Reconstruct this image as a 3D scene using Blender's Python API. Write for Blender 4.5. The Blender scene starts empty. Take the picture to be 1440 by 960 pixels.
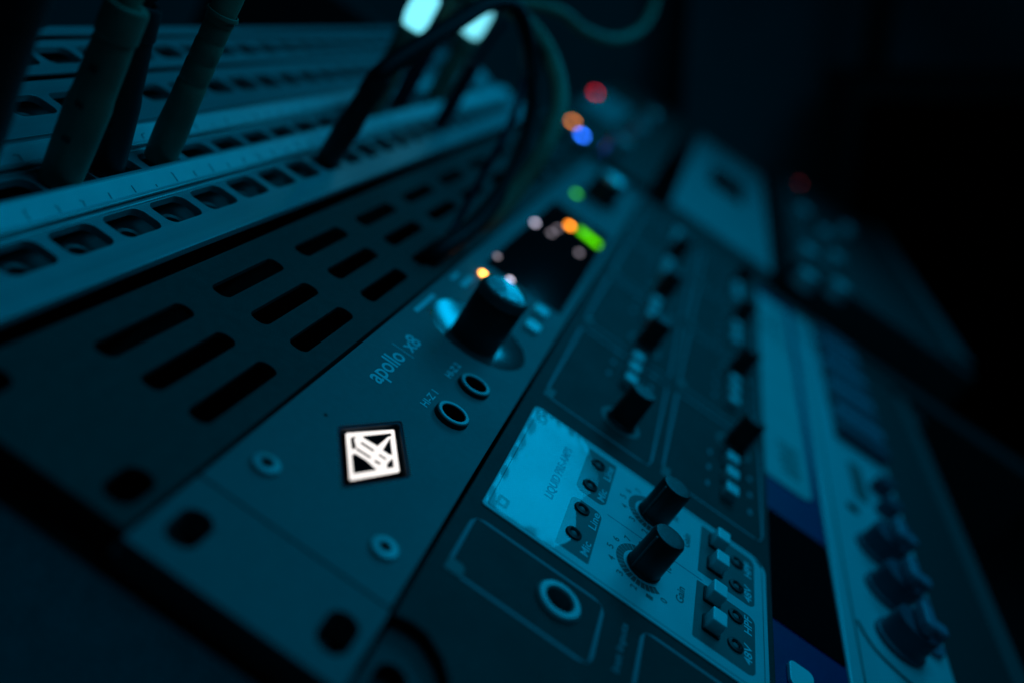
import bpy, bmesh, math, random
from mathutils import Matrix, Vector

random.seed(7)
# ------------------------------------------------------------------ frame of reference
# Rack coordinates in millimetres: x along the rack, y up the sloping rack face, z out of the face.
TH = math.radians(32.3)                       # the rack face leans back in the desk
Q = Matrix(((1, 0, 0), (0, math.cos(TH), -math.sin(TH)), (0, math.sin(TH), math.cos(TH))))
MM = 0.001
LIFT = Vector((0, 0, 0.62))                   # height of the rack above the floor
def W(p):
    return Q @ (Vector(p) * MM) + LIFT

# ------------------------------------------------------------------ camera
F_PX = 1271.75                                # focal length for a 1440 px wide picture
RC = Matrix(((0.23654759, -0.82121911, 0.51927297),
             (-0.31544855, -0.57040002, -0.75837723),
             (0.91898719, 0.01558840, -0.39397913)))
CAM = Vector((-113.009, 7.394, 116.117))
scene = bpy.context.scene
cd = bpy.data.cameras.new('camera')
cam = bpy.data.objects.new('camera', cd)
scene.collection.objects.link(cam)
right, down, fwd = (Vector(RC[i]) for i in range(3))
rot = Matrix((Q @ right, Q @ -down, Q @ -fwd)).transposed()
cam.matrix_world = Matrix.Translation(W(CAM)) @ rot.to_4x4()
cd.sensor_fit = 'HORIZONTAL'
cd.sensor_width = 36.0
cd.lens = 36.0 * F_PX / 1440.0
cd.clip_start = 0.01
cd.clip_end = 50
cd.dof.use_dof = True
cd.dof.focus_distance = 0.232
cd.dof.aperture_fstop = 4.1
cd.dof.aperture_blades = 0
scene.camera = cam

def U(px, py, z=0.0):
    """pixel of the 1440x960 photograph -> point on the plane at height z above the rack face"""
    d = RC.transposed() @ Vector(((px - 720) / F_PX, (py - 480) / F_PX, 1.0))
    return CAM + d * ((z - CAM.z) / d.z)

def Ux(px, py, x):
    d = RC.transposed() @ Vector(((px - 720) / F_PX, (py - 480) / F_PX, 1.0))
    return CAM + d * ((x - CAM.x) / d.x)

# ------------------------------------------------------------------ world, lamps, exposure
world = bpy.data.worlds.new('World')
scene.world = world
world.use_nodes = True
bg = world.node_tree.nodes['Background']
bg.inputs[0].default_value = (0.0, 0.35, 0.75, 1)
bg.inputs[1].default_value = 0.007

def area(name, pos, target, size, energy, col, size_y=None):
    l = bpy.data.lights.new(name, 'AREA')
    l.energy = energy
    l.color = col
    l.size = size
    if size_y:
        l.shape = 'RECTANGLE'
        l.size_y = size_y
    o = bpy.data.objects.new(name, l)
    scene.collection.objects.link(o)
    a, b = W(pos), W(target)
    o.location = a
    o.rotation_euler = (b - a).to_track_quat('-Z', 'Y').to_euler()
    return o
CYAN = (0.0, 0.52, 1.0)
area('ceiling_glow', (230, -30, 620), (130, 20, 0), 0.42, 1.02, CYAN, 0.30)
area('added_sheen_light', (800, -90, 425), (120, 10, 0), 0.44, 0.8, CYAN, 0.14)  # added unseen lamp, gives knob caps, jack rings and film their sheen

vs = scene.view_settings
vs.view_transform = 'Standard'
vs.look = 'None'
vs.exposure = 0
vs.gamma = 1
vs.use_curve_mapping = False
scene.render.engine = 'CYCLES'

# ------------------------------------------------------------------ materials
def mat(name, col, rough=0.5, metal=0.0, bump=0.0, scale=400, var=0.0, stretch=None, spec=0.5,
        emit=None, strength=0.0, coat=0.0, rvar=0.0):
    m = bpy.data.materials.new(name)
    m.use_nodes = True
    nt = m.node_tree
    b = nt.nodes['Principled BSDF']
    b.inputs['Base Color'].default_value = (*col, 1)
    b.inputs['Roughness'].default_value = rough
    b.inputs['Metallic'].default_value = metal
    b.inputs['Specular IOR Level'].default_value = spec
    b.inputs['Coat Weight'].default_value = coat
    if emit:
        b.inputs['Emission Color'].default_value = (*emit, 1)
        b.inputs['Emission Strength'].default_value = strength
    if bump or var or rvar:
        tc = nt.nodes.new('ShaderNodeTexCoord')
        mp = nt.nodes.new('ShaderNodeMapping')
        nt.links.new(tc.outputs['Object'], mp.inputs[0])
        if stretch:
            mp.inputs['Scale'].default_value = stretch
        nz = nt.nodes.new('ShaderNodeTexNoise')
        nz.inputs['Scale'].default_value = scale
        nz.inputs['Detail'].default_value = 6
        nt.links.new(mp.outputs[0], nz.inputs['Vector'])
        if bump:
            bp = nt.nodes.new('ShaderNodeBump')
            bp.inputs['Strength'].default_value = bump
            bp.inputs['Distance'].default_value = 0.0004
            nt.links.new(nz.outputs['Fac'], bp.inputs['Height'])
            nt.links.new(bp.outputs[0], b.inputs['Normal'])
        if var:
            n2 = nt.nodes.new('ShaderNodeTexNoise')
            n2.inputs['Scale'].default_value = scale * 0.18
            n2.inputs['Detail'].default_value = 5
            nt.links.new(mp.outputs[0], n2.inputs['Vector'])
            cr = nt.nodes.new('ShaderNodeValToRGB')
            cr.color_ramp.elements[0].position = 0.3
            cr.color_ramp.elements[1].position = 0.72
            cr.color_ramp.elements[0].color = (*[c * (1 - var) for c in col], 1)
            cr.color_ramp.elements[1].color = (*[min(1, c * (1 + var)) for c in col], 1)
            nt.links.new(n2.outputs['Fac'], cr.inputs[0])
            nt.links.new(cr.outputs[0], b.inputs['Base Color'])
        if rvar:
            n3 = nt.nodes.new('ShaderNodeTexNoise')
            n3.inputs['Scale'].default_value = 60
            n3.inputs['Detail'].default_value = 8
            nt.links.new(tc.outputs['Object'], n3.inputs['Vector'])
            mr = nt.nodes.new('ShaderNodeMapRange')
            mr.inputs['To Min'].default_value = max(0.02, rough - rvar)
            mr.inputs['To Max'].default_value = min(1, rough + rvar)
            nt.links.new(n3.outputs['Fac'], mr.inputs[0])
            nt.links.new(mr.outputs[0], b.inputs['Roughness'])
    return m

def glow(name, col, strength):
    m = bpy.data.materials.new(name)
    m.use_nodes = True
    nt = m.node_tree
    nt.nodes.remove(nt.nodes['Principled BSDF'])
    e = nt.nodes.new('ShaderNodeEmission')
    e.inputs[0].default_value = (*col, 1)
    e.inputs[1].default_value = strength
    nt.links.new(e.outputs[0], nt.nodes['Material Output'].inputs[0])
    return m

M = dict(
    face=mat('grey_anodised_face', (0.17, 0.17, 0.17), 0.55, 0.0, 0.12, 2500, 0.06, rvar=0.08, spec=0.3),
    ear=mat('grey_painted_ear', (0.16, 0.16, 0.16), 0.6, 0.0, 0.15, 2200, 0.08, rvar=0.08, spec=0.3),
    vent=mat('black_powder_coat', (0.05, 0.05, 0.046), 0.65, 0.0, 0.35, 1800, 0.12, rvar=0.08, spec=0.18),
    alu=mat('brushed_aluminium', (0.50, 0.51, 0.52), 0.45, 0.55, 0.25, 900, 0.1, (0.03, 1.6, 1), rvar=0.08),
    plastic=mat('grey_jack_plastic', (0.06, 0.06, 0.06), 0.5, bump=0.1),
    black=mat('black_plastic', (0.012, 0.012, 0.013), 0.5, bump=0.1, scale=900, spec=0.4),
    rubber=mat('black_cable_rubber', (0.006, 0.006, 0.008), 0.6, bump=0.25, scale=700, var=0.2, spec=0.15),
    navy=mat('navy_cable_rubber', (0.008, 0.01, 0.025), 0.6, bump=0.25, scale=700, var=0.2, spec=0.2),
    olive=mat('olive_cable_rubber', (0.17, 0.19, 0.12), 0.6, bump=0.25, scale=700, var=0.2, spec=0.25),
    boot=mat('olive_plug_boot', (0.16, 0.17, 0.11), 0.55, bump=0.3, scale=500, var=0.25, rvar=0.1),
    paper=mat('label_paper', (0.72, 0.73, 0.74), 0.45, bump=0.1, scale=500, var=0.08, rvar=0.1),
    ink=mat('pen_ink', (0.03, 0.03, 0.05), 0.7),
    steel=mat('nickel_steel', (0.42, 0.42, 0.42), 0.5, 0.6, 0.15, 900, 0.15),
    zinc=mat('bright_zinc_screw', (0.42, 0.42, 0.42), 0.45, 0.5, 0.2, 900, 0.15),
    hole=mat('shade_black', (0.002, 0.002, 0.002), 0.9, spec=0.0),  # near-black that paints the shade in holes, slots and gaps
    print=mat('grey_silkscreen', (0.8, 0.82, 0.85), 0.6, spec=0.2),
    preamp=mat('charcoal_preamp_face', (0.04, 0.04, 0.038), 0.6, 0.0, 0.3, 1800, 0.1, rvar=0.1, spec=0.15),
    line=mat('slate_silkscreen_line', (0.24, 0.26, 0.28), 0.6),
    white=mat('silver_white_overlay', (0.62, 0.63, 0.64), 0.42, 0.0, 0.05, 700, 0.04, rvar=0.12),
    badge=mat('grey_overlay_patch', (0.12, 0.12, 0.115), 0.55, bump=0.1, scale=900, var=0.12),
    text=mat('dark_blue_print', (0.03, 0.06, 0.16), 0.6),
    key=mat('pale_button_cap', (0.9, 0.9, 0.9), 0.28, spec=0.8, bump=0.05),
    knob=mat('black_knob', (0.012, 0.012, 0.012), 0.42, bump=0.15, scale=1200, var=0.2, rvar=0.1),
    cap=mat('spun_aluminium_cap', (0.62, 0.62, 0.62), 0.34, 0.8),
    capring=mat('dark_knob_rim', (0.09, 0.09, 0.09), 0.4, 0.4, bump=0.1),
    dish=mat('turned_dish', (0.36, 0.36, 0.36), 0.24, 0.85, 0.05, 900),
    bezel=mat('recess_wall_shade', (0.008, 0.03, 0.05), 0.5, spec=0.2),
    glass=mat('black_display_glass', (0.004, 0.004, 0.005), 0.07, bump=0.02, scale=300),
    blue=mat('deep_blue_paint', (0.006, 0.009, 0.11), 0.5, bump=0.15, var=0.1),
    pale=mat('dull_pale_panel', (0.28, 0.29, 0.29), 0.55, bump=0.15, scale=300, var=0.12),
    cream=mat('pale_grey_panel', (0.52, 0.53, 0.52), 0.5, bump=0.15, scale=300, var=0.06),
    silver=mat('silver_panel', (0.58, 0.59, 0.6), 0.45, 0.15, 0.15, 500, 0.06, (0.1, 1, 1)),
    bluegrey=mat('blue_grey_knob', (0.05, 0.06, 0.09), 0.5, bump=0.15, var=0.15),
    bluecap=mat('blue_grey_knob_cap', (0.17, 0.2, 0.26), 0.45, bump=0.1),
    dark=mat('black_steel', (0.012, 0.012, 0.012), 0.6, bump=0.2, scale=900),
    fabric=mat('dark_felt', (0.065, 0.065, 0.07), 0.95, bump=1.0, scale=4500, var=0.5, spec=0.1),
    wall=mat('dark_wall', (0.75, 0.75, 0.75), 0.9, bump=0.3, scale=20, var=0.2),
    floor=mat('dark_floor', (0.02, 0.02, 0.02), 0.8, bump=0.3, scale=20, var=0.2),
    post=mat('grey_post', (0.06, 0.06, 0.06), 0.6, bump=0.1, scale=50),
    logo=glow('backlit_emblem', (1.0, 0.95, 0.92), 1.1),
    orange=glow('orange_led', (1.0, 0.28, 0.02), 9),
    amber=glow('amber_led', (1.0, 0.42, 0.06), 9),
    green=glow('green_led', (0.12, 1.0, 0.0), 1.5),
    led_w=glow('white_led', (0.75, 0.72, 0.95), 3.2),
    led_d=glow('dim_white_led', (0.75, 0.66, 0.8), 0.9),
    red=glow('red_led', (1.0, 0.02, 0.06), 7),
    dimred=glow('dim_red_led', (1.0, 0.12, 0.16), 0.9),
    bluel=glow('blue_led', (0.02, 0.16, 1.0), 20),
    far_orange=glow('far_orange_led', (1.0, 0.32, 0.06), 8),
    greenl=glow('green_status_led', (0.06, 0.8, 0.0), 2.6),
    cyan=glow('cyan_painted_highlight', (0.2, 0.83, 1.0), 1.35),  # emission in place of a highlight on the plug sleeves
)

# ------------------------------------------------------------------ builders
COL = scene.collection
class Thing:
    def __init__(self, name, base, label, cat, group=None):
        o = bpy.data.objects.new(name, None)
        o.empty_display_size = 0.02
        COL.objects.link(o)
        o.matrix_world = Matrix.Translation(W(base)) @ Q.to_4x4()
        o['label'] = label
        o['category'] = cat
        if group:
            o['group'] = group
        self.o, self.base = o, Vector(base)
    def add(self, name, bm, m, parent=None, smooth=False, bevel=0.0, label=None, kind=None, seg=2):
        for v in bm.verts:
            v.co = (v.co - self.base) * MM
        bmesh.ops.recalc_face_normals(bm, faces=bm.faces)
        me = bpy.data.meshes.new(name)
        bm.to_mesh(me)
        bm.free()
        me.materials.append(M[m])
        ob = bpy.data.objects.new(name, me)
        COL.objects.link(ob)
        ob.parent = parent or self.o
        if smooth:
            for p in me.polygons:
                p.use_smooth = True
            md = ob.modifiers.new('edges', 'EDGE_SPLIT')
            md.split_angle = math.radians(38)
        if bevel:
            md = ob.modifiers.new('bevel', 'BEVEL')
            md.width = bevel * MM
            md.segments = seg
            md.limit_method = 'ANGLE'
            md.angle_limit = math.radians(40)
        if label:
            ob['label'] = label
        if kind:
            ob['kind'] = kind
        return ob

def rrect(x0, x1, y0, y1, r, n=6):
    """rounded rectangle outline; r is one radius or four (x0y0, x1y0, x1y1, x0y1)"""
    if not isinstance(r, (tuple, list)):
        r = (r,) * 4
    pts = []
    for (cx, cy, sx, sy, a0), rr in zip(((x0, y0, 1, 1, math.pi), (x1, y0, -1, 1, 1.5 * math.pi),
                                         (x1, y1, -1, -1, 0), (x0, y1, 1, -1, 0.5 * math.pi)), r):
        if rr < 1e-3:
            pts.append((cx, cy))
            continue
        for i in range(n + 1):
            a = a0 + 0.5 * math.pi * i / n
            pts.append((cx + sx * rr + rr * math.cos(a), cy + sy * rr + rr * math.sin(a)))
    return pts

def circ(cx, cy, r, n=32):
    return [(cx + r * math.cos(2 * math.pi * i / n), cy + r * math.sin(2 * math.pi * i / n)) for i in range(n)]

def prism(outline, z0, z1, holes=(), bm=None):
    """flat plate with holes between z0 and z1"""
    out = bm or bmesh.new()
    b = bmesh.new()
    edges = []
    for loop in (outline, *holes):
        vv = [b.verts.new((x, y, z1)) for x, y in loop]
        for i in range(len(vv)):
            edges.append(b.edges.new((vv[i], vv[(i + 1) % len(vv)])))
    if holes:
        bmesh.ops.triangle_fill(b, use_beauty=True, use_dissolve=False, edges=edges)
    else:
        b.faces.new(list(b.verts))
    r = bmesh.ops.extrude_face_region(b, geom=list(b.faces))
    for v in (g for g in r['geom'] if isinstance(g, bmesh.types.BMVert)):
        v.co.z = z0
    me = bpy.data.meshes.new('tmp')
    b.to_mesh(me)
    b.free()
    out.from_mesh(me)
    bpy.data.meshes.remove(me)
    return out

def box(x0, x1, y0, y1, z0, z1, bm=None):
    return prism([(x0, y0), (x1, y0), (x1, y1), (x0, y1)], z0, z1, bm=bm)

def lathe(cx, cy, prof, n=32, bm=None, close=False):
    bm = bm or bmesh.new()
    rings = []
    for r, z in prof:
        if r < 1e-4:
            rings.append([bm.verts.new((cx, cy, z))])
        else:
            rings.append([bm.verts.new((cx + r * math.cos(2 * math.pi * i / n), cy + r * math.sin(2 * math.pi * i / n), z)) for i in range(n)])
    if close:
        rings.append(rings[0])
    for a, b in zip(rings, rings[1:]):
        for i in range(n):
            j = (i + 1) % n
            if len(a) == 1 and len(b) == 1:
                continue
            if len(a) == 1:
                bm.faces.new((a[0], b[i], b[j]))
            elif len(b) == 1:
                bm.faces.new((a[i], b[0], a[j]))
            else:
                bm.faces.new((a[i], b[i], b[j], a[j]))
    return bm

def spline(pts, k=10):
    P = [Vector(p) for p in pts]
    P = [P[0] * 2 - P[1]] + P + [P[-1] * 2 - P[-2]]
    out = []
    for i in range(1, len(P) - 2):
        a, b, c, d = P[i - 1:i + 3]
        for s in range(k):
            t = s / k
            out.append(0.5 * ((2 * b) + (c - a) * t + (2 * a - 5 * b + 4 * c - d) * t * t + (3 * b - a - 3 * c + d) * t ** 3))
    out.append(P[-2])
    return out

def tube(pts, r, n=12, bm=None):
    bm = bm or bmesh.new()
    ring = None
    up = Vector((0.3, 0.9, 0.2))
    for i, p in enumerate(pts):
        t = (pts[min(i + 1, len(pts) - 1)] - pts[max(i - 1, 0)]).normalized()
        a = (up - t * up.dot(t)).normalized()
        up = a
        b = t.cross(a)
        rr = r(i / (len(pts) - 1)) if callable(r) else r
        new = [bm.verts.new(p + (a * math.cos(2 * math.pi * k / n) + b * math.sin(2 * math.pi * k / n)) * rr) for k in range(n)]
        if ring:
            for k in range(n):
                bm.faces.new((ring[k], ring[(k + 1) % n], new[(k + 1) % n], new[k]))
        else:
            bm.faces.new(new)
        ring = new
    bm.faces.new(ring)
    return bm

def lettering(s, x0, x1, y0, y1, z, th=0.08, fit=True):
    """flat lettering that fills the rectangle x0..x1, y0..y1"""
    cu = bpy.data.curves.new('letters', 'FONT')
    cu.body = s
    cu.extrude = 0.02
    cu.resolution_u = 4
    cu.offset = 0.014
    ob = bpy.data.objects.new('letters', cu)
    COL.objects.link(ob)
    dg = bpy.context.evaluated_depsgraph_get()
    me = bpy.data.meshes.new_from_object(ob.evaluated_get(dg))
    bm = bmesh.new()
    bm.from_mesh(me)
    bpy.data.objects.remove(ob)
    bpy.data.curves.remove(cu)
    bpy.data.meshes.remove(me)
    xs = [v.co.x for v in bm.verts]
    ys = [v.co.y for v in bm.verts]
    sx = (x1 - x0) / (max(xs) - min(xs))
    sy = (y1 - y0) / (max(ys) - min(ys))
    mx, my = min(xs), min(ys)
    for v in bm.verts:
        v.co = Vector((x0 + (v.co.x - mx) * sx, y0 + (v.co.y - my) * sy, z + (th if v.co.z > 0 else 0.0)))
    return bm

def outline_ring(x0, x1, y0, y1, r, w, z0, z1):
    return prism(rrect(x0, x1, y0, y1, r), z0, z1, [rrect(x0 + w, x1 - w, y0 + w, y1 - w, max(0.05, (r - w) if not isinstance(r, tuple) else 0.4))])

# ------------------------------------------------------------------ the setting
def structure(name, bm, m):
    for v in bm.verts:
        v.co = v.co * MM
    me = bpy.data.meshes.new(name)
    bmesh.ops.recalc_face_normals(bm, faces=bm.faces)
    bm.to_mesh(me)
    bm.free()
    me.materials.append(M[m])
    o = bpy.data.objects.new(name, me)
    COL.objects.link(o)
    o['kind'] = 'structure'
    return o
structure('floor', box(-2500, 4000, -2500, 2500, -30, 0), 'floor')
structure('wall', box(1900, 1960, -2500, 2500, 0, 2600), 'wall')

# ------------------------------------------------------------------ desk with the two rack bays
desk = Thing('studio_desk', (240, 20, -120), 'dark studio desk with sloping rack bays holding the audio equipment', 'desk')
desk.add('side_panel', box(-240, -5.0, -330, 330, -130, -5), 'fabric', bevel=2, label='felt covered side panel beside the rack ears')
desk.add('bay_divider', box(488, 512, -330, 330, -130, -9), 'dark', bevel=1)
desk.add('back_board', box(-9, 1130, -330, 330, -135, -125), 'dark')
for x0 in (1.0, 464):
    hs = [circ(x0 + 16, y, 3, 14) for y in range(-84, 186, 16)]
    desk.add('rack_rail', prism([(x0, -88), (x0 + 17.5, -88), (x0 + 17.5, 196), (x0, 196)], -9.2, -7.2, [rrect(x0 + 9.5, x0 + 17, y - 4, y + 4, 0.5, 2) for y in range(-78, 190, 16)]), 'dark', bevel=0.3)
    desk.add('rack_rail', box(x0, x0 + 17.5, -232, -88.5, -18, -16), 'dark', bevel=0.3)
desk.add('front_trim', box(-9, 480, -218, -205, -60, -12), 'post', bevel=2)
def room_box(t, name, x, y, m, w=50):
    a = W((x, y, -128))
    bm = bmesh.new()
    bmesh.ops.create_cube(bm, size=1)
    qi = Q.transposed()
    for v in bm.verts:
        p = Vector((a.x + v.co.x * w * MM, a.y + v.co.y * w * MM, 0.0 if v.co.z < 0 else a.z))
        v.co = (qi @ (p - LIFT)) / MM
    return t.add(name, bm, m)
for x in (-200, 1080):
    for y in (-280, 280):
        room_box(desk, 'leg', x, y, 'dark')

# ------------------------------------------------------------------ vent panel
v = Thing('vent_panel', (240, 66, 0), 'black slotted one-unit vent panel between patch bay and grey audio interface', 'vent panel')
slots = []
for k in range(10):
    x0 = 33.6 + 44.3 * k
    for yc in (77.0, 65.3, 53.6):
        slots.append(rrect(x0, x0 + 31.5, yc - 2.7, yc + 2.7, 2.3))
earh = lambda x, y: rrect(x - 5.2, x + 5.2, y - 3.3, y + 3.3, 3.2)
def ears(y0, y1):
    return [earh(8.7, y0), earh(8.7, y1), earh(473.9, y0), earh(473.9, y1)]
v.add('perforated_plate', prism(rrect(0, 482.6, 45.0, 87.2, 0.8, 3), -1.6, 0, slots + ears(50.6, 82.0)), 'vent', bevel=0.25)
v.add('dark_backing', box(22, 460, 47, 85.2, -22, -20), 'hole')  # black sheet added behind the slots to paint their shade
for y0 in (45.2, 85.4):
    v.add('folded_flange', box(22, 460, y0, y0 + 1.5, -22, -1.65), 'vent')
for x0 in (0.5, 466):
    v.add('mounting_spacer', prism(rrect(x0, x0 + 16, 46, 87, 1), -7.2, -1.65, [circ(x0 + 8.2 + (0.0 if x0 < 9 else -0.3), y, 5.4, 24) for y in (50.6, 82.0)]), 'dark')

# ------------------------------------------------------------------ grey audio interface
A = Thing('audio_interface', (240, 22, 0), 'grey one-unit audio interface with glowing diamond emblem and big silver-capped knob', 'audio interface')
LX, LY = 60.4, 22.06
logo_hole = []
def rhomb(cx, cy, dx, dy, f=0.06):
    pts = []
    c = [(cx - dx, cy), (cx, cy - dy), (cx + dx, cy), (cx, cy + dy)]
    for i in range(4):
        a, b, d = Vector(c[i - 1]), Vector(c[i]), Vector(c[(i + 1) % 4])
        p, q = b.lerp(a, f), b.lerp(d, f)
        for t in (0, .33, .67, 1):
            pts.append(tuple(p * (1 - t) ** 2 + b * 2 * t * (1 - t) + q * t * t))
    return pts
KX, KY = 147.5, 22.0
K2X = 398.0
JX = (93.8, 114.6)
face_holes = [rhomb(LX, LY, 18.0, 10.2)] + [circ(x, 12.95, 4.2, 32) for x in JX] + [circ(KX, KY, 17.3, 64), circ(K2X, KY - 1, 12, 40),
              rrect(204, 340, 3.6, 37.5, 1.5)]
A.add('faceplate', prism(rrect(21.35, 461, 0.3, 43.9, 0.4, 2), -4, 0, face_holes), 'face', bevel=0.3, seg=3)
for x0, x1, hx in ((-1.6, 20.95, 8.7), (461.4, 484, 473.9)):
    A.add('rack_ear', prism(rrect(x0, x1, 0.0, 44.0, 0.7, 3), -7.1, -0.1, [earh(hx, 5.9), earh(hx, 37.6)]), 'ear', bevel=0.4, seg=3)
A.add('chassis', box(22, 460, 1, 43, -110, -7), 'dark')
# backing right behind the face, dark inside the holes
A.add('dark_backing', prism([(22, 1), (460, 1), (460, 43), (22, 43)], -6.8, -4.1, [circ(KX, KY, 17.0, 48), *[circ(x, 12.95, 3.9, 24) for x in JX]]), 'dark')
for (px, py) in ((375, 651), (541, 769)):
    p = U(px, py, 0.6)
    s = A.add('screw', lathe(p.x, p.y, [(0, 0.02), (3.15, 0.02), (3.2, 0.4), (2.9, 0.9), (1.5, 1.0), (1.35, 0.2), (0, 0.2)], 28), 'zinc', smooth=True)
    A.add('hex_socket', prism(circ(p.x, p.y, 1.25, 6), 0.22, 0.3), 'hole', parent=s)
# emblem: backlit diamond in a recess
em = A.add('emblem_recess', prism(rhomb(LX, LY, 17.9, 10.1), -2.6, -2.2), 'hole')
zl = -1.2
A.add('emblem_shade_frame', prism(rhomb(LX, LY, 17.95, 10.15), -2.15, -0.25, [rhomb(LX, LY, 16.6, 9.4)]), 'bezel', bevel=0.3)  # added frame, its dark blue paints the shade on the recess walls
ec = [U(*q, zl).to_2d() for q in ((492, 675), (562, 663), (554.5, 603), (486, 608))]
emb = []
for i in range(4):
    a, b, d_ = ec[i - 1], ec[i], ec[(i + 1) % 4]
    p, q = b.lerp(a, .045), b.lerp(d_, .045)
    emb += [tuple(p * (1 - t) ** 2 + b * 2 * t * (1 - t) + q * t * t) for t in (0, .33, .67, 1)]
rm = A.add('backlit_emblem', prism(emb, zl - 0.1, zl), 'logo', label='glowing white diamond emblem')
A.add('emblem_base', prism([(LX + (x - LX) * .93, LY + (y - LY) * .93) for x, y in emb], -2.15, zl - 0.12), 'hole')
def C(x, y):
    x, y = 460 + (x - 463) * 1.06, 437 + (y - 437) * 1.06
    p = U(440 + x / 5.538, 560 + y / 5.538, zl)
    return (p.x, p.y)
dark_polys = [[(412, 302), (590, 284), (593, 301), (575, 304), (505, 365), (415, 312)],
              [(594, 325), (607, 433), (584, 427), (547, 401)],
              [(323, 443), (345, 438), (415, 480), (482, 541), (334, 566)],
              [(576, 531), (577, 503), (600, 478), (613, 473), (619, 524)],
              [(308, 319), (339, 309), (331, 335), (345, 378), (330, 389), (316, 388)]]
def slit(x0, y0, x1, y1, w):
    d = Vector((x1 - x0, y1 - y0)).normalized() * w / 2
    n = Vector((-d.y, d.x))
    return [(x0 - d.x * .6, y0 - d.y * .6), (x0 + n.x, y0 + n.y), (x1 + n.x, y1 + n.y), (x1 + d.x * .6, y1 + d.y * .6), (x1 - n.x, y1 - n.y), (x0 - n.x, y0 - n.y)]
dark_polys += [slit(387, 351, 470, 405, 12), slit(352, 395, 447, 455, 12), slit(518, 438, 562, 468, 10), slit(485, 482, 520, 503, 13)]
for poly in dark_polys:
    sc_ = 1.14 if poly in dark_polys[:5] else 1.08
    mx_, my_ = sum(q[0] for q in poly) / len(poly), sum(q[1] for q in poly) / len(poly)
    poly = [(mx_ + (q[0] - mx_) * sc_, my_ + (q[1] - my_) * sc_) for q in poly]
    A.add('emblem_mark', prism([C(*q) for q in poly], zl + 0.02, zl + 0.08), 'glass', parent=rm)
# lettering
A.add('lettering', lettering('apollo', 86.6, 106.4, 30.6, 37.6, 0.01), 'print')
A.add('lettering', prism([(108.6, 31.0), (108.95, 31.0), (108.95, 38.2), (108.6, 38.2)], 0.01, 0.08), 'print')
A.add('lettering', lettering('x8', 110.8, 119.2, 32.2, 37.2, 0.01), 'print')
A.add('lettering', lettering('HI-Z 1', 90.6, 100.4, 19.4, 21.6, 0.01, 0.06), 'print')
A.add('lettering', lettering('HI-Z 2', 111.6, 121.6, 19.5, 21.7, 0.01, 0.06), 'print')
for x in JX:
    j = A.add('input_jack', lathe(x, 12.95, [(3.45, -9), (3.45, 1.2), (4.75, 1.2), (4.9, 0.9), (4.9, 0.02), (4.1, 0.02), (4.1, -9)], 40), 'black', smooth=True)
    A.add('jack_ring', lathe(x, 12.95, [(3.4, 1.22), (3.4, 1.55), (3.6, 1.75), (4.45, 1.75), (4.65, 1.55), (4.65, 1.22)], 40), 'steel', parent=j, smooth=True)
    A.add('jack_bore', prism(circ(x, 12.95, 3.44, 24), -9, -6), 'hole', parent=j)
q = U(458, 583, 0)
A.add('pinhole', prism(circ(q.x, q.y, .5, 12), .01, .03), 'hole')
# main knob in its dish
A.add('knob_dish', lathe(KX, KY, [(0, -2.5), (9, -2.3), (11, -2.02), (13, -1.62), (15, -1.06), (16.2, -.66), (17.2, -.2), (17.2, -4.9), (0, -4.9)], 64), 'dish', smooth=True)
k = A.add('level_knob', lathe(KX, KY, [(0, -2.2), (8.3, -2.2), (8.3, 12.8), (8.0, 13.6), (0, 13.6)], 64), 'black', smooth=True)
A.add('knob_rim', lathe(KX, KY, [(7.9, 13.65), (8.5, 14.2), (8.5, 16.4), (7.8, 17.4), (6.9, 17.6), (6.9, 13.65)], 64, close=True), 'capring', parent=k, smooth=True)
bm = bmesh.new()
c0 = bm.verts.new((KX, KY, 17.9))
rim = []
for i in range(20):
    a = 2 * math.pi * i / 20
    rim.append(bm.verts.new((KX + 6.85 * math.cos(a), KY + 6.85 * math.sin(a), 17.55 + 0.55 * math.sin(2 * a + 0.6) + random.uniform(-.12, .12))))
for i in range(20):
    bm.faces.new((c0, rim[i], rim[(i + 1) % 20]))
lo = [bm.verts.new((q.co.x, q.co.y, 14)) for q in rim]
for i in range(20):
    bm.faces.new((rim[i], lo[i], lo[(i + 1) % 20], rim[(i + 1) % 20]))
bm.faces.new(lo)
A.add('knob_cap', bm, 'cap', parent=k, label='bright spun metal knob cap')
A.add('knob_pointer', box(KX - 8.1, KX - 7.0, KY - .5, KY + .5, 17.62, 17.9), 'print', parent=k)
# second knob
k = A.add('monitor_knob', lathe(K2X, KY - 1, [(0, -4), (9, -4), (9, 12), (8.6, 12.8), (0, 12.8)], 48), 'black', smooth=True)
A.add('knob_cap', lathe(K2X, KY - 1, [(0, 16), (7.6, 15.8), (8.6, 15), (8.6, 12.85), (0, 12.85)], 48), 'cap', parent=k, smooth=True)
A.add('knob_dish', lathe(K2X, KY - 1, [(0, -4.1), (10.6, -4.1), (11.9, -0.3), (11.9, -4.9), (0, -4.9)], 40), 'dish', smooth=True)
# buttons and labels
for (x, y) in ((176.5, 9.2), (193.5, 10.0)):
    A.add('push_button', prism(rrect(x - 3.6, x + 3.6, y - 2.9, y + 2.9, 1.0), -2, 1.6), 'key', bevel=0.5)
for (x, y, w, h) in ((143.5, 40.9, 9, 1.6), (178.5, 36.9, 6, 2.2), (176, 41.2, 4, 1.4)):
    A.add('silkscreen_label', prism(rrect(x - w, x + w, y - h / 2, y + h / 2, 0.2, 2), 0.01, 0.06), 'print')
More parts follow.
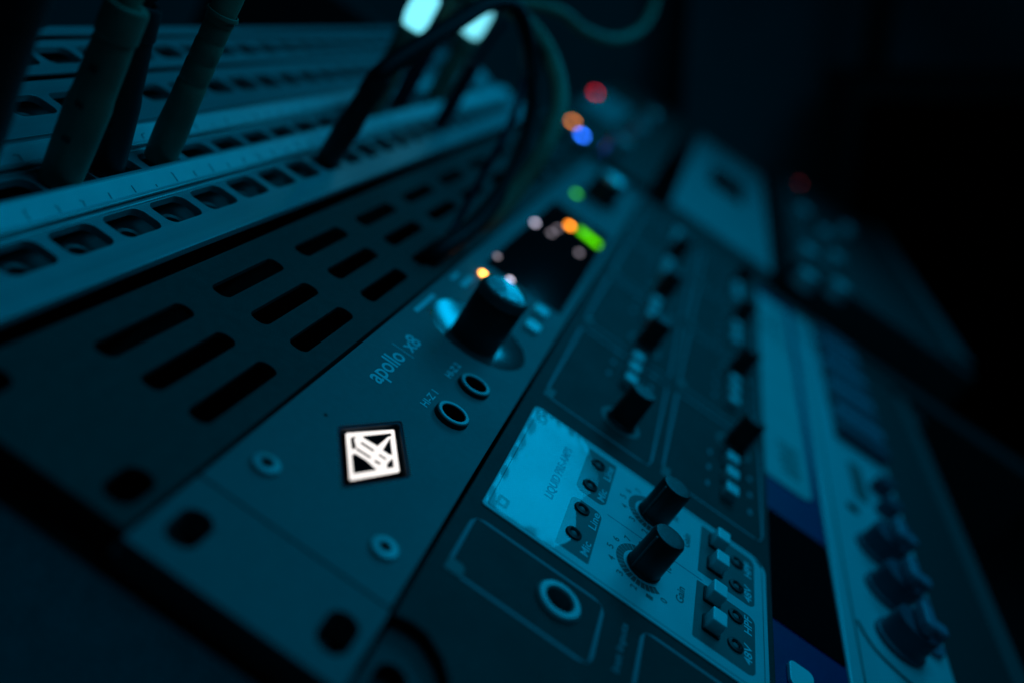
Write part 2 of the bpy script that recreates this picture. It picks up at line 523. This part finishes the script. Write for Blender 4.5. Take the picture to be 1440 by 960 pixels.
# display with meter lamps
d = A.add('display', prism(rrect(204.2, 339.8, 3.8, 37.3, 1.3), -2.5, -0.5), 'glass', label='black glass meter display with small lamps')
def led(t, x, y, r, m, z=0.0, parent=None, name='indicator_lamp'):
    return t.add(name, lathe(x, y, [(0, z + 0.02), (r, z + 0.02), (r, z + 0.3), (r * .6, z + 0.7), (0, z + 0.8)], 16), m, parent=parent, smooth=True)
def led_px(t, px, py, r, m, z=0.0, parent=None):
    p = U(px, py, z + 0.5)
    return led(t, p.x, p.y, r, m, z, parent)
led_px(A, 680, 384, 1.5, 'amber')
led_px(A, 718, 393, 1.3, 'led_w', -0.5, d)
led_px(A, 753, 313, 1.3, 'led_w', -0.5, d)
led_px(A, 700, 360, 1.0, 'led_d', -0.5, d)
led_px(A, 776, 327, 1.3, 'led_d', -0.5, d)
led_px(A, 785, 321, 1.2, 'led_d', -0.5, d)
led_px(A, 815, 355, 1.3, 'led_d', -0.5, d)
led_px(A, 802, 317, 2.0, 'orange', -0.5, d)
led_px(A, 811, 272, 2.0, 'greenl')
a, b = U(817, 324, 0), U(842, 344, 0)
for i in range(7):
    p = a.lerp(b, i / 6)
    A.add('meter_segment', prism(rrect(p.x - 3.2, p.x + 3.2, p.y - 0.95, p.y + 0.95, 0.3, 2), -0.48, 0.0), 'green', parent=d)

# ------------------------------------------------------------------ charcoal preamp unit (two units high)
L = Thing('preamp_unit', (240, -45, 0), 'charcoal two-unit preamp with pale liquid pre-amps panel and black knobs', 'preamp')
ZF = 0.0
cut = [(22.3, -7.6)]
out = [(20.6, -0.7), (482, -0.7), (482, -89.2), (0, -89.2), (0, -17.0), (9, -16.9), (14.6, -15.6), (18.6, -12.4), (21.4, -8.0), (21.6, -4.5)]
JL = (53.6, -30.3)
holes_l = [circ(*JL, 5.0, 32), circ(53.6, -71, 5.0, 32)]
fp = L.add('faceplate', prism(out, -3, ZF, holes_l), 'preamp', bevel=0.3)
L.add('rack_ear', prism(rrect(-1.4, 30, -88.8, -1.4, 1), -7.1, -3.05, [earh(8.0, -6.5), earh(8.7, -38), earh(8.7, -70)]), 'dark', bevel=0.3)
L.add('rack_ear', box(455, 482, -88.8, -1.4, -7.1, -3.05), 'dark', bevel=0.3)
L.add('chassis', box(31, 454, -88, -2, -110, -3.2), 'dark')
def outline(x0, x1, y0, y1, r, w=0.9, m='line'):
    return L.add('outline', outline_ring(x0, x1, y0, y1, r, w, ZF + 0.01, ZF + 0.08), m)
outline(40.6, 63.2, -41.4, -4.6, (4, 4, 4, 0.2))
outline(40.6, 64.2, -87, -51.2, (4, 4, 4, 0.2))
for y in (-4.6, -51.2):
    L.add('corner_tag', prism(rrect(40.6, 44.8, y - 4.2, y, (0.2, 1.6, 0.2, 0.2)), ZF + 0.09, ZF + 0.14), 'badge')
L.add('lettering', lettering('Inst Inputs', 44.8, 61.6, -48.4, -46.0, ZF + 0.01), 'line')
for y in (-30.3, -71):
    j = L.add('instrument_jack', lathe(53.6, y, [(3.4, -8), (3.4, 0.6), (3.8, 1.1), (5.2, 1.1), (5.75, 0.5), (5.75, 0.03), (4.9, 0.03), (4.9, -8)], 40), 'steel', smooth=True)
    L.add('jack_bore', prism(circ(53.6, y, 3.45, 24), -8, -4), 'hole', parent=j)
# pale panel
PX0, PX1, PY0, PY1 = 68.3, 128.6, -87.0, -4.9
pan = L.add('overlay_panel', prism(rrect(PX0, PX1, PY0, PY1, (2, 6, 2, 1)), ZF + 0.02, ZF + 0.35), 'white', bevel=0.1, label='pale overlay panel printed liquid pre-amps')
zp = ZF + 0.37
L.add('overlay_border', outline_ring(PX0 + 1.3, PX1 - 1.3, PY0 + 1.3, PY1 - 1.3, (1.2, 5, 1.2, .6), 0.22, zp, zp + 0.03), 'badge', parent=pan)
L.add('lettering', lettering('LIQUID PRE-AMPS', 88.0, 117.4, -20.8, -17.8, zp, 0.04), 'text', parent=pan)
for (x, y) in ((73.9, -9.3), (123.0, -8.6)):
    L.add('window_mark', prism(rrect(x - 2.2, x + 2.2, y - 1.6, y + 1.6, 0.6, 3), zp, zp + 0.04, [rrect(x - 1.1, x + 1.1, y - .7, y + .7, .3, 2)]), 'badge', parent=pan)
for (x0, x1, rr) in ((100.6, 125.2, (2.5, .4, .4, 2.5)), (72.6, 96.6, (.4, 2.5, 2.5, .4))):
    bd = L.add('indicator_patch', prism(rrect(x0, x1, -34.4, -24.8, rr), zp, zp + 0.05), 'badge', parent=pan)
for (x, y) in ((119.0, -28.9), (105.8, -28.5), (92.7, -28.5), (80.4, -28.5)):
    L.add('indicator_bezel', lathe(x, y, [(1.15, zp + .06), (1.15, zp + .5), (1.5, zp + .8), (2.2, zp + .55), (2.3, zp + .06)], 24), 'black', parent=pan, smooth=True)
    L.add('indicator_lens', lathe(x, y, [(0, zp + .55), (.8, zp + .4), (1.14, zp + .06), (0, zp + .06)], 16), 'badge', parent=pan, smooth=True)
for (s, x0, x1) in (('Mic', 75.0, 81.0), ('Line', 87.5, 95.5), ('Mic', 102.5, 108.5), ('Line', 114.5, 122.5)):
    L.add('lettering', lettering(s, x0, x1, -33.8, -31.5, zp + 0.06, 0.03), 'print', parent=pan)
L.add('divider_line', box(98.3, 98.5, -66, -35.6, zp, zp + 0.03), 'text', parent=pan)
# gain knobs with dashed scale rings
def gain(kx, ky, numbers):
    bm = bmesh.new()
    n = 24
    for i in range(n):
        a0 = math.radians(225 - 270 * i / n)
        a1 = math.radians(225 - 270 * (i + 0.84) / n)
        pts = [(kx + r * math.cos(a), ky + r * math.sin(a)) for r, a in ((5.9, a0), (5.9, a1), (8.1, a1), (8.1, a0))]
        prism(pts, zp, zp + 0.04, bm=bm)
    L.add('scale_ring', bm, 'badge', parent=pan)
    for i, s in enumerate(numbers):
        a = math.radians(225 - 270 * i / (len(numbers) - 1))
        x, y = kx + 10.0 * math.cos(a), ky + 10.0 * math.sin(a)
        w = 0.9 if len(s) < 2 else 1.5
        L.add('lettering', lettering(s, x - w * .8, x + w * .8, y - 1.0, y + 1.0, zp, 0.03), 'badge', parent=pan)
    L.add('lettering', lettering('Gain', kx - 3.4, kx + 3.4, ky - 12.6, ky - 10.2, zp, 0.03), 'badge', parent=pan)
    k = L.add('gain_knob', lathe(kx, ky, [(0, zp + .05), (4.9, zp + .05), (5.0, zp + .6), (4.7, zp + .9), (4.75, 2.0), (4.5, 11.6), (4.1, 12.3), (2.6, 12.5), (0, 12.2)], 40), 'knob', smooth=True)
    L.add('pointer_ridge', box(kx - 3.75, kx - 3.1, ky + 3.1, ky + 3.6, 1.2, 11.9), 'badge', parent=k, bevel=0.1)
nums = ['0', '1', '2', '3', '4', '5', '6', '7', '8', '9', '10']
gain(86.0, -48.6, nums)
gain(112.4, -48.6, nums)
# switches on grey patches
for (x0, x1) in ((101.6, 125.6), (73.4, 97.2)):
    L.add('switch_patch', prism(rrect(x0, x1, -82.8, -64.4, (2.5, 2.5, .4, .4)), zp, zp + 0.05), 'badge', parent=pan)
for i, (x, yb) in enumerate(((120.3, -69.6), (108.4, -69.6), (93.2, -69.2), (81.2, -69.4))):
    b = L.add('push_button', prism(rrect(x - 2.7, x + 2.7, yb - 2.1, yb + 2.1, .5, 3), zp + .06, 4.6), 'key', bevel=0.35)
    L.add('button_collar', prism(rrect(x - 3.2, x + 3.2, yb - 2.6, yb + 2.6, .5, 3), zp + .06, 1.0, [rrect(x - 2.8, x + 2.8, yb - 2.2, yb + 2.2, .5, 3)]), 'black', parent=b)
    xl = (118.3, 106.3, 92.6, 80.6)[i]
    L.add('indicator_bezel', lathe(xl, -76.7, [(1.15, zp + .06), (1.15, zp + .5), (1.5, zp + .8), (2.3, zp + .55), (2.4, zp + .06)], 24), 'black', parent=pan, smooth=True)
    L.add('indicator_lens', lathe(xl, -76.7, [(0, zp + .5), (.8, zp + .4), (1.14, zp + .06), (0, zp + .06)], 16), 'badge', parent=pan, smooth=True)
for (s, x0, x1) in (('48V', 77.0, 84.5), ('HPF', 89.0, 96.2), ('48V', 103.0, 110.5), ('HPF', 115.0, 122.2)):
    L.add('lettering', lettering(s, x0, x1, -81.8, -79.4, zp + 0.06, 0.03), 'print', parent=pan)
# channel strips right of the pale panel
def channel(x0, y0, y1, order):
    x1 = x0 + 70
    outline(x0, x1, y1, y0, (5, 5, 5, .2), 0.8)
    L.add('corner_tag', prism(rrect(x0, x0 + 6.5, y0 - 3.2, y0, .2, 2), ZF + 0.09, ZF + 0.14), 'badge')
    ky, kx, bx = order
    kx += x0
    rg = L.add('scale_ring', prism(circ(kx, ky, 7.4, 40), ZF + .02, ZF + .07, [circ(kx, ky, 5.9, 40)]), 'badge')
    L.add('channel_knob', lathe(kx, ky, [(0, .1), (5.2, .1), (5.2, .9), (4.8, 1.1), (4.4, 12.9), (4.0, 13.4), (0, 13.4)], 32), 'knob', smooth=True)
    for i in range(3):
        x = x0 + bx + 11.6 * i
        L.add('push_button', prism(rrect(x - 3.0, x + 3.0, ky - .2, ky + 4.4, .5, 3), .05, 3.6), 'key', bevel=0.4)
        L.add('silkscreen_label', prism(rrect(x - 1.6, x + 1.6, ky - 7.6, ky - 6.2, .2, 2), ZF + .02, ZF + .07), 'line')
        L.add('silkscreen_label', prism(rrect(x - 1.6, x + 1.6, ky + 9, ky + 10.2, .2, 2), ZF + .02, ZF + .07), 'line')
for k in range(4):
    channel(138.5 + 76.5 * k, -5.2, -45.2, (-31.5, 16, 46))
    channel(139.5 + 76.5 * k, -48.6, -86.8, (-75.0, 55, 15))
# creased protective film on the corner of the pale panel
bm = bmesh.new()
g = 26
vv = [[None] * (g + 1) for _ in range(g + 1)]
for i in range(g + 1):
    for j in range(g + 1):
        u, w = i / g, j / g
        x = 69.2 + 58 * u
        y = -5.3 - (19 + 5 * math.sin(3 * u) + 2 * math.sin(11 * u)) * w
        edge = max(0, 0.10 - w) * 4.5 + max(0, .05 - u) * 5 + max(0, u - .92) * 6
        z = zp + 0.12 + 0.05 * math.sin(3 * u + 2 * w) ** 2 + edge * (0.7 + 0.6 * math.sin(31 * u + 7 * w) * math.sin(17 * w + 5 * u)) + random.uniform(0, .006)
        vv[i][j] = bm.verts.new((x, y, z))
for i in range(g):
    for j in range(g):
        bm.faces.new((vv[i][j], vv[i + 1][j], vv[i + 1][j + 1], vv[i][j + 1]))
fm = bpy.data.materials.new('clear_film')
fm.use_nodes = True
nt = fm.node_tree
nt.nodes.remove(nt.nodes['Principled BSDF'])
tr = nt.nodes.new('ShaderNodeBsdfTransparent')
gl = nt.nodes.new('ShaderNodeBsdfGlossy')
gl.inputs['Roughness'].default_value = 0.11
lw = nt.nodes.new('ShaderNodeFresnel')
lw.inputs['IOR'].default_value = 1.35
mu = nt.nodes.new('ShaderNodeMath')
mu.operation = 'MULTIPLY'
mu.inputs[1].default_value = 0.075
nt.links.new(lw.outputs[0], mu.inputs[0])
mx = nt.nodes.new('ShaderNodeMixShader')
nt.links.new(mu.outputs[0], mx.inputs[0])
nt.links.new(tr.outputs[0], mx.inputs[1])
nt.links.new(gl.outputs[0], mx.inputs[2])
nt.links.new(mx.outputs[0], nt.nodes['Material Output'].inputs[0])
M['film'] = fm
L.add('protective_film', bm, 'film', parent=pan, smooth=True, label='creased clear film over the pale panel corner')

# ------------------------------------------------------------------ blue unit, silver unit, black unit below
B = Thing('blue_rack_unit', (240, -106, -8), 'deep blue rack unit with black window and pale panel under the charcoal preamp', 'rack unit')
zb = -8.0
B.add('faceplate', prism(rrect(0, 482, -121.6, -90.4, 1), zb - 8, zb), 'blue', bevel=0.4)
B.add('chassis', box(24, 458, -121, -91, -110, zb - 8.1), 'dark')
B.add('pale_panel', prism(rrect(212, 470, -117.4, -92.5, (6, 3, 3, 6)), zb + .02, zb + .6), 'cream', bevel=0.2)
B.add('display_window', prism(rrect(119.5, 185, -121.0, -92.0, 1), zb + .02, zb + .5), 'glass', bevel=0.1)
for x in (100.5, 88):
    B.add('white_tab', prism(rrect(x - 7, x + 3, -107.5, -99.5, 2), zb + .02, zb + 1.5), 'key', bevel=.3)
for i in range(6):
    B.add('silkscreen_label', box(224 + 5 * i, 226.5 + 5 * i, -112 - (i % 2), -104 + (i % 3), zb + .62, zb + .68), 'badge')
S = Thing('silver_rack_unit', (240, -145, -8), 'silver rack unit with chunky blue-grey knobs below the blue unit', 'rack unit')
S.add('faceplate', prism(rrect(0, 482, -168.6, -122.4, 1.2), zb - 8, zb), 'silver', bevel=0.8)
S.add('chassis', box(24, 458, -168, -123, -110, zb - 8.1), 'dark')
S.add('groove', box(4, 478, -128.4, -127.6, zb + .02, zb + .06), 'badge')
for x in (154, 181.5, 209):
    k = S.add('chunky_knob', lathe(x, -146, [(0, zb + .05), (9.4, zb + .05), (9.4, zb + 1.5), (8.4, zb + 2), (7.8, zb + 10), (0, zb + 10.2)], 28), 'bluegrey', smooth=True)
    S.add('knob_wing', prism(rrect(x - 7, x + 7, -148.4, -143.6, 2.3), zb + 10.25, zb + 15), 'bluecap', parent=k, bevel=1)
    S.add('knob_wing', prism(rrect(x - 3, x + 3, -154.5, -149, 2), zb + 4, zb + 13.5), 'bluecap', parent=k, bevel=1)
S.add('slot_cover', prism(rrect(250, 286, -149.5, -142.5, 3), zb + .02, zb + .5), 'badge')
S.add('small_socket', prism(circ(236, -139, 3, 20), zb + .02, zb + .6), 'hole')
S.add('oval_socket', prism(rrect(118, 132, -152, -141, 5), zb + .02, zb + .8, [rrect(120, 130, -150, -143, 3.4)]), 'hole')
S.add('cable_mark', tube(spline([(150, -129, zb + .4), (141, -134, zb + .4), (136, -143, zb + .4), (133, -158, zb + .4)]), 0.4, 6), 'badge')
for x in (232, 252, 272):
    S.add('small_knob', lathe(x, -157, [(0, zb + .05), (5, zb + .05), (4.4, zb + 7), (0, zb + 7.4)], 20), 'bluegrey', smooth=True)
for x in (138, 165, 193):
    S.add('socket_nut', lathe(x, -161, [(2.2, zb + .05), (2.2, zb + 2.2), (4.2, zb + 2.2), (4.6, zb + .05)], 16), 'bluecap', smooth=True)
for i in range(9):
    x = 306 + 19 * i
    S.add('fader_key', prism(rrect(x, x + 14, -166, -138, 1.2), zb + .02, zb + 6), 'bluecap' if i % 2 else 'bluegrey', bevel=.8)
D = Thing('black_rack_unit', (240, -187, -10), 'plain black rack unit in the lowest slot below the silver unit', 'rack unit')
D.add('faceplate', prism(rrect(0, 482, -203.8, -169.6, 1.5), -16, -10), 'dark', bevel=.5)
D.add('chassis', box(24, 458, -203, -170, -110, -16.1), 'dark')

# ------------------------------------------------------------------ patch bays
def patchbay(y0, y1, rows, label, strips):
    T = Thing('patch_bay', (240, (y0 + y1) / 2, 0), label, 'patch bay', None)
    zt = 4.0
    cx = [20.45 + 18.35 * k for k in range(24)]
    hs = [rrect(x - 7.4, x + 7.4, y - 4.35, y + 4.35, 2.6, 5) for x in cx for y in rows]
    T.add('faceplate', prism(rrect(-1, 483, y0, y1, .8, 3), zt - 2.2, zt, hs), 'alu', bevel=0.35)
    T.add('housing', box(-0.5, 482.5, y0 + 1.2, y1 - 1.2, -7.1, -5.0), 'dark')
    for y in (y0 + .3, y1 - 1.5):
        T.add('folded_flange', box(-0.5, 482.5, y, y + 1.2, -7.1, zt - 2.3), 'hole')  # near-black colour paints the shadow gap along the patch bay edge
    for x in cx:
        for y in rows:
            T.add('jack_bushing', lathe(x + 1.2, y - .4, [(2.6, -4.9), (2.6, zt - 4.6), (3.4, zt - 4.2), (4.2, zt - 4.8), (4.2, -4.9)], 14), 'plastic', smooth=True)
    T.add('jack_board', box(10, 455, y0 + 3, y1 - 3, -4.98, -2.8), 'plastic')
    return T, zt, cx
P1, zt, cx = patchbay(89.9, 137.4, (102.6, 120.4), 'aluminium patch bay with white label strips next to the black vent panel', True)
P2, _, _ = patchbay(138.3, 187.2, (150.2, 171.9), 'aluminium patch bay with bare label grooves behind the white-labelled one', False)
def label_strip(T, yb, yt, zb_, zt_):
    bm = bmesh.new()
    prof = [(yb, zb_), (yt, zt_), (yt + 1.0, zt_), (yt + 1.0, 4.02), (yb, 4.02)]
    a = [bm.verts.new((3, y, z)) for y, z in prof]
    b = [bm.verts.new((479, y, z)) for y, z in prof]
    bm.faces.new(a)
    bm.faces.new(b)
    for i in range(5):
        bm.faces.new((a[i], a[(i + 1) % 5], b[(i + 1) % 5], b[i]))
    h = T.add('label_holder', bm, 'alu', bevel=0.15)
    n = Vector((0, -(zt_ - zb_), yt - yb)).normalized()
    bm = bmesh.new()
    q = [Vector((4, yb + .6, zb_)), Vector((478, yb + .6, zb_)), Vector((478, yt - .5, zt_)), Vector((4, yt - .5, zt_))]
    k = (zt_ - zb_) / (yt - yb)
    for p in q:
        p.z = zb_ + (p.y - yb) * k
    vs_ = [bm.verts.new(p + n * 0.25) for p in q] + [bm.verts.new(p + n * 0.03) for p in q]
    for f in ((0, 1, 2, 3), (7, 6, 5, 4), (0, 4, 5, 1), (1, 5, 6, 2), (2, 6, 7, 3), (3, 7, 4, 0)):
        bm.faces.new([vs_[i] for i in f])
    paper = T.add('label_paper', bm, 'paper', parent=h)
    # clear lip along the lower edge
    bm = bmesh.new()
    tube([Vector((3, yb - .35, zb_ + .25)), Vector((479, yb - .35, zb_ + .25))], .45, 8, bm)
    tube([Vector((3, yb - 1.5, 4.2)), Vector((479, yb - 1.5, 4.2))], .4, 8, bm)
    T.add('strip_lip', bm, 'steel', parent=h, smooth=True)
    bm = bmesh.new()
    rnd = random.Random(int(yb))
    for i in range(50):
        x = 12 + 9.17 * i + rnd.uniform(-.6, .6)
        L0 = rnd.uniform(.16, .4) if i % 2 else rnd.uniform(.3, .62)
        y0, y1 = yb + .9, yb + .9 + (yt - yb - 1.6) * L0
        for (xa, ya, xb, yb2) in ((x, y0, x + rnd.uniform(-.4, .4), y1),) + (((x, y1, x + rnd.uniform(-2, 2), y1 + .3),) if rnd.random() < .5 else ()):
            pa = Vector((xa, ya, zb_ + (ya - yb) * k)) + n * .29
            pb = Vector((xb, yb2, zb_ + (yb2 - yb) * k)) + n * .29
            tube([pa, pb], .13, 4, bm)
    T.add('pen_marks', bm, 'ink', parent=h, kind='stuff')
label_strip(P1, 109.2, 115.0, 5.0, 7.2)
label_strip(P1, 127.6, 132.4, 5.0, 7.6)
for y in (160.2, 179.6):
    P2.add('label_groove', box(3, 479, y, y + 1.6, 4.02, 4.3), 'hole')
    P2.add('groove_lip', box(3, 479, y + 1.62, y + 2.2, 4.02, 5.2), 'alu', bevel=.15)

# ------------------------------------------------------------------ patch cables
def patch_cable(col, y, path, *a_, dx=0.0, **k_):
    return _patch_cable(cx[col] + dx, y, path, *a_, **k_)
def _patch_cable(x, y, path, body, cable, label, ribs=0, top=48.0, r=4.5, rc=2.5, sleeve=None, group=None, lean=(0, 0)):
    T = Thing('patch_cable', (x, y, 4), label, 'patch cable', group)
    prof = [(0, 0.5), (2.9, 0.5), (2.9, 4.5), (r * .96, 4.6), (r * 1.0, 6), (r * 1.04, 14), (r * 1.07, top * .55), (r * .99, top * .62), (r * .97, top - 10)]
    if ribs:
        for i in range(ribs):
            z = top - 22 + i * 6.2
            prof = [q for q in prof if q[1] < z - .1] + [(r * .93 - .12 * i, z), (r * .93 - .12 * i, z + 4.8), (r * .89 - .12 * i, z + 5.1), (r * .89 - .12 * i, z + 6.0)]
    else:
        prof += [(r * .93, top - 4)]
    zt_ = prof[-1][1]
    prof += [(r * 1.02, zt_ + .4), (r * 1.02, top + 3.2), (r * .96, top + 4), (rc + .3, top + 4.1), (rc + .3, top + 1), (0, top + 1)]
    def sh(bm):
        for v_ in bm.verts:
            v_.co.x += lean[0] * (v_.co.z - 4)
            v_.co.y += lean[1] * (v_.co.z - 4)
        return bm
    bo = T.add('plug_boot', sh(lathe(x, y, prof, 32)), body, smooth=True)
    if not ribs:
        for i, z in enumerate((17, 26, 35)):
            T.add('grip_notch', sh(box(x - r * 1.12, x - r * 1.0 , y - 1.9, y + .2, z, z + 1.3)), 'black', parent=bo, bevel=.2)
    pts = [Vector((x + lean[0] * (q - 4), y + lean[1] * (q - 4), q)) for q in (top + 0.5, top + 6)] + [Vector(p) for p in path]
    T.add('cable', tube(spline(pts, 12), rc, 14), cable, smooth=True)
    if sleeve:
        T.add('bright_sleeve', lathe(x, y, [(rc + .05, top + 4.3), (r * .8, top + 4.3), (r * 1.0, top + 8), (r * 1.0, top + 18), (r * .8, top + 20), (rc + .05, top + 20)], 24, close=True), 'cyan', smooth=True, label='cyan sleeve with painted-on brightness')  # brightness of the plug end is put in as emission
    return T
R2 = 120.4
patch_cable(1, R2, [(38, 122, 70), (52, 130, 110), (90, 150, 150)], 'black', 'rubber', 'black patch cable with its plug next to the felt side panel', r=5.0, top=52)
patch_cable(3, R2, [(78, 122, 70), (92, 132, 110), (130, 150, 160)], 'boot', 'olive', 'thick olive patch cable with smooth notched plug boot', r=4.7, top=47, dx=-5)
patch_cable(4, R2, [(97, 122, 66), (108, 130, 90), (150, 150, 130)], 'black', 'rubber', 'black patch cable squeezed between the two olive plugs', r=4.2, top=45, dx=-6.0, lean=(-0.10, 0.10))
pB = [U(*q) for q in ((640, -14, 72), (700, 0, 73), (760, 55, 69), (787, 130, 59), (770, 200, 44), (730, 262, 26), (690, 308, 12))]
patch_cable(5, R2, [(116, 122, 68), (135, 124, 84), (185, 118, 86), *pB, (212, 52, 3), (214, 53.6, -6), (214, 53.6, -18)], 'boot', 'olive', 'olive patch cable with ribbed boot, looping over into the vent slot', ribs=4, top=46, r=4.3, dx=-2, rc=3.5)
pA = [Ux(*q) for q in ((598, 60, 206), (645, 30, 224), (692, 4, 246), (728, 14, 264), (748, 80, 270), (748, 160, 258), (724, 238, 234), (672, 312, 202))]
patch_cable(9, 102.6, [*pA, (175, 50, 5), (176, 53.0, -5), (176, 53.4, -18)], 'black', 'rubber', 'black patch cable plugged above the vent panel, arching down to a slot', top=36, r=4.2, rc=3.4, lean=(0.10, -0.05))
patch_cable(13, R2, [(262, 124, 66), (285, 132, 90), (340, 150, 120)], 'boot', 'olive', 'olive patch cable whose cyan sleeve is painted bright above the black cable arch', sleeve=True, top=42, r=5.2)
patch_cable(18, R2, [(352, 124, 66), (375, 132, 90), (420, 150, 120)], 'boot', 'olive', 'olive patch cable whose cyan sleeve is painted bright under the cable arch', sleeve=True, top=38, r=5.2)
patch_cable(15, R2, [(298, 118, 62), *[Ux(*q) for q in ((775, 12, 330), (820, 42, 360), (860, 56, 390), (895, 46, 420), (915, 20, 440), (926, -25, 450), (932, -90, 455))]], 'navy', 'olive', 'patch cable with navy plug between the two plugs with cyan sleeves', top=40, r=4.2)
pC = [U(*q) for q in ((735, 40, 60), (734, 120, 52), (712, 185, 40), (672, 258, 20), (645, 310, 6))]
patch_cable(16, 102.6, [(318, 100, 62), *pC, (203, 54, 2), (202, 53.6, -8), (202, 53.6, -18)], 'navy', 'navy', 'thin navy patch cable falling into a vent slot behind the black arch', top=34, r=3.6, rc=1.3)

# ------------------------------------------------------------------ second rack bay beyond the divider
X2 = 516
E1 = Thing('dark_rack_unit', (756, 66, 0), 'dark rack unit with orange, blue and red lamps beyond the bay divider', 'rack unit')
E1.add('faceplate', prism(rrect(X2, X2 + 482, 46, 92, 1), -9, -1), 'vent', bevel=.5)
E1.add('chassis', box(X2 + 24, X2 + 458, 47, 91, -110, -9.1), 'dark')
led_px(E1, 838, 130, 2.8, 'red', -1)
led_px(E1, 806, 171, 2.8, 'far_orange', -1)
led_px(E1, 819, 190, 2.8, 'bluel', -1)
p = U(872, 160, 0)
E1.add('pale_display', prism(rrect(650, 800, 52, 86, 4), -.95, .2), 'pale', bevel=.2)
E2 = Thing('knob_rack_unit', (756, 22, 0), 'dark rack unit with silver knobs beyond the bay divider', 'rack unit')
E2.add('faceplate', prism(rrect(X2, X2 + 482, 0, 45, 1), -9, -1), 'vent', bevel=.5)
E2.add('chassis', box(X2 + 24, X2 + 458, 1, 44, -110, -9.1), 'dark')
for x in (535, 640, 760):
    E2.add('silver_knob', lathe(x, 34, [(0, -.9), (9, -.9), (8, 14), (7, 15), (0, 15)], 24), 'cap', smooth=True)
E3 = Thing('pale_rack_unit', (756, -60, 0), 'pale grey two-unit panel with a dark square display beyond the bay divider', 'rack unit')
E3.add('faceplate', prism(rrect(X2, X2 + 440, -103, -18, 2), -9, 0), 'pale', bevel=.6)
E3.add('chassis', box(X2 + 24, X2 + 420, -102, -19, -110, -9.1), 'dark')
E3.add('display', prism(rrect(690, 800, -78, -42, 3), .02, .8), 'glass', bevel=.3)
E4 = Thing('desktop_controller', (770, -170, 0), 'black desktop controller with small shiny knobs and a dim red lamp', 'controller')
E4.add('body', prism(rrect(X2 + 6, 1010, -260, -112, 6), -125, 18), 'dark', bevel=3)
zc = 18
for (px, py) in ((1133, 293), (1165, 325), (1180, 360), (1185, 400), (1140, 350), (1195, 320), (1140, 385)):
    q = U(px, py, zc + 10)
    E4.add('small_knob', lathe(q.x, q.y, [(0, zc + .05), (8, zc + .05), (7, zc + 9), (6, zc + 10), (0, zc + 10)], 20), 'steel', smooth=True)
led_px(E4, 1125, 258, 2.2, 'dimred', zc)
E4.add('edge_trim', box(X2 + 20, 1000, -256, -240, zc + .05, zc + 5), 'post', bevel=1)

# poles of stands behind the desk, seen as faint upright streaks
def pole(px, dist_x, r, h, label, lean=0.0):
    # stands where the pixel's ray meets the upright plane x = dist_x
    d = RC.transposed() @ Vector(((px - 720) / F_PX, (200 - 480) / F_PX, 1.0))
    p = CAM + d * ((dist_x - CAM.x) / d.x)
    w = W(p)
    o = bpy.data.objects.new('stand_pole', None)
    COL.objects.link(o)
    o.location = (w.x, w.y, 0)
    o['label'] = label
    o['category'] = 'stand'
    for nm, prof in (('tube', [(0, .012), (r, .012), (r, h), (0, h)]), ('base_plate', [(0, 0), (.16, 0), (.16, .008), (.03, .0118), (0, .0118)])):
        bm = lathe(0, 0, prof, 24)
        bmesh.ops.recalc_face_normals(bm, faces=bm.faces)
        me = bpy.data.meshes.new(nm)
        bm.to_mesh(me)
        bm.free()
        me.materials.append(M['post'])
        c = bpy.data.objects.new(nm, me)
        COL.objects.link(c)
        c.parent = o
        for q in me.polygons:
            q.use_smooth = True
    return o
pole(942, 1700, .020, 2.0, 'thin grey stand pole behind the dark rack units')
pole(1215, 1500, .022, 1.8, 'grey stand pole beyond the black desktop controller')

# black cabinet standing behind the desk
cb = Ux(1330, 120, 1300)
K = Thing('speaker_cabinet', (1300, cb.y, cb.z), 'large black speaker cabinet standing behind the desk controller', 'speaker')
def upright(x0, x1, y0, y1, z0, z1):
    """box laid out in the room (metres), returned in rack millimetres"""
    bm = bmesh.new()
    bmesh.ops.create_cube(bm, size=1)
    qi = Q.transposed()
    for v_ in bm.verts:
        p_ = Vector((x0 if v_.co.x < 0 else x1, y0 if v_.co.y < 0 else y1, z0 if v_.co.z < 0 else z1))
        v_.co = (qi @ (p_ - LIFT)) / MM
    return bm
yr = W(Ux(1180, 200, 1300)).y
zt_ = W(Ux(1180, 110, 1300)).z
K.add('cabinet', upright(1.30, 1.70, yr - 0.6, yr, 0, zt_), 'dark', bevel=8)
K.add('front_grille', upright(1.285, 1.2995, yr - 0.57, yr - 0.03, 0.05, zt_ - 0.03), 'hole', bevel=3)
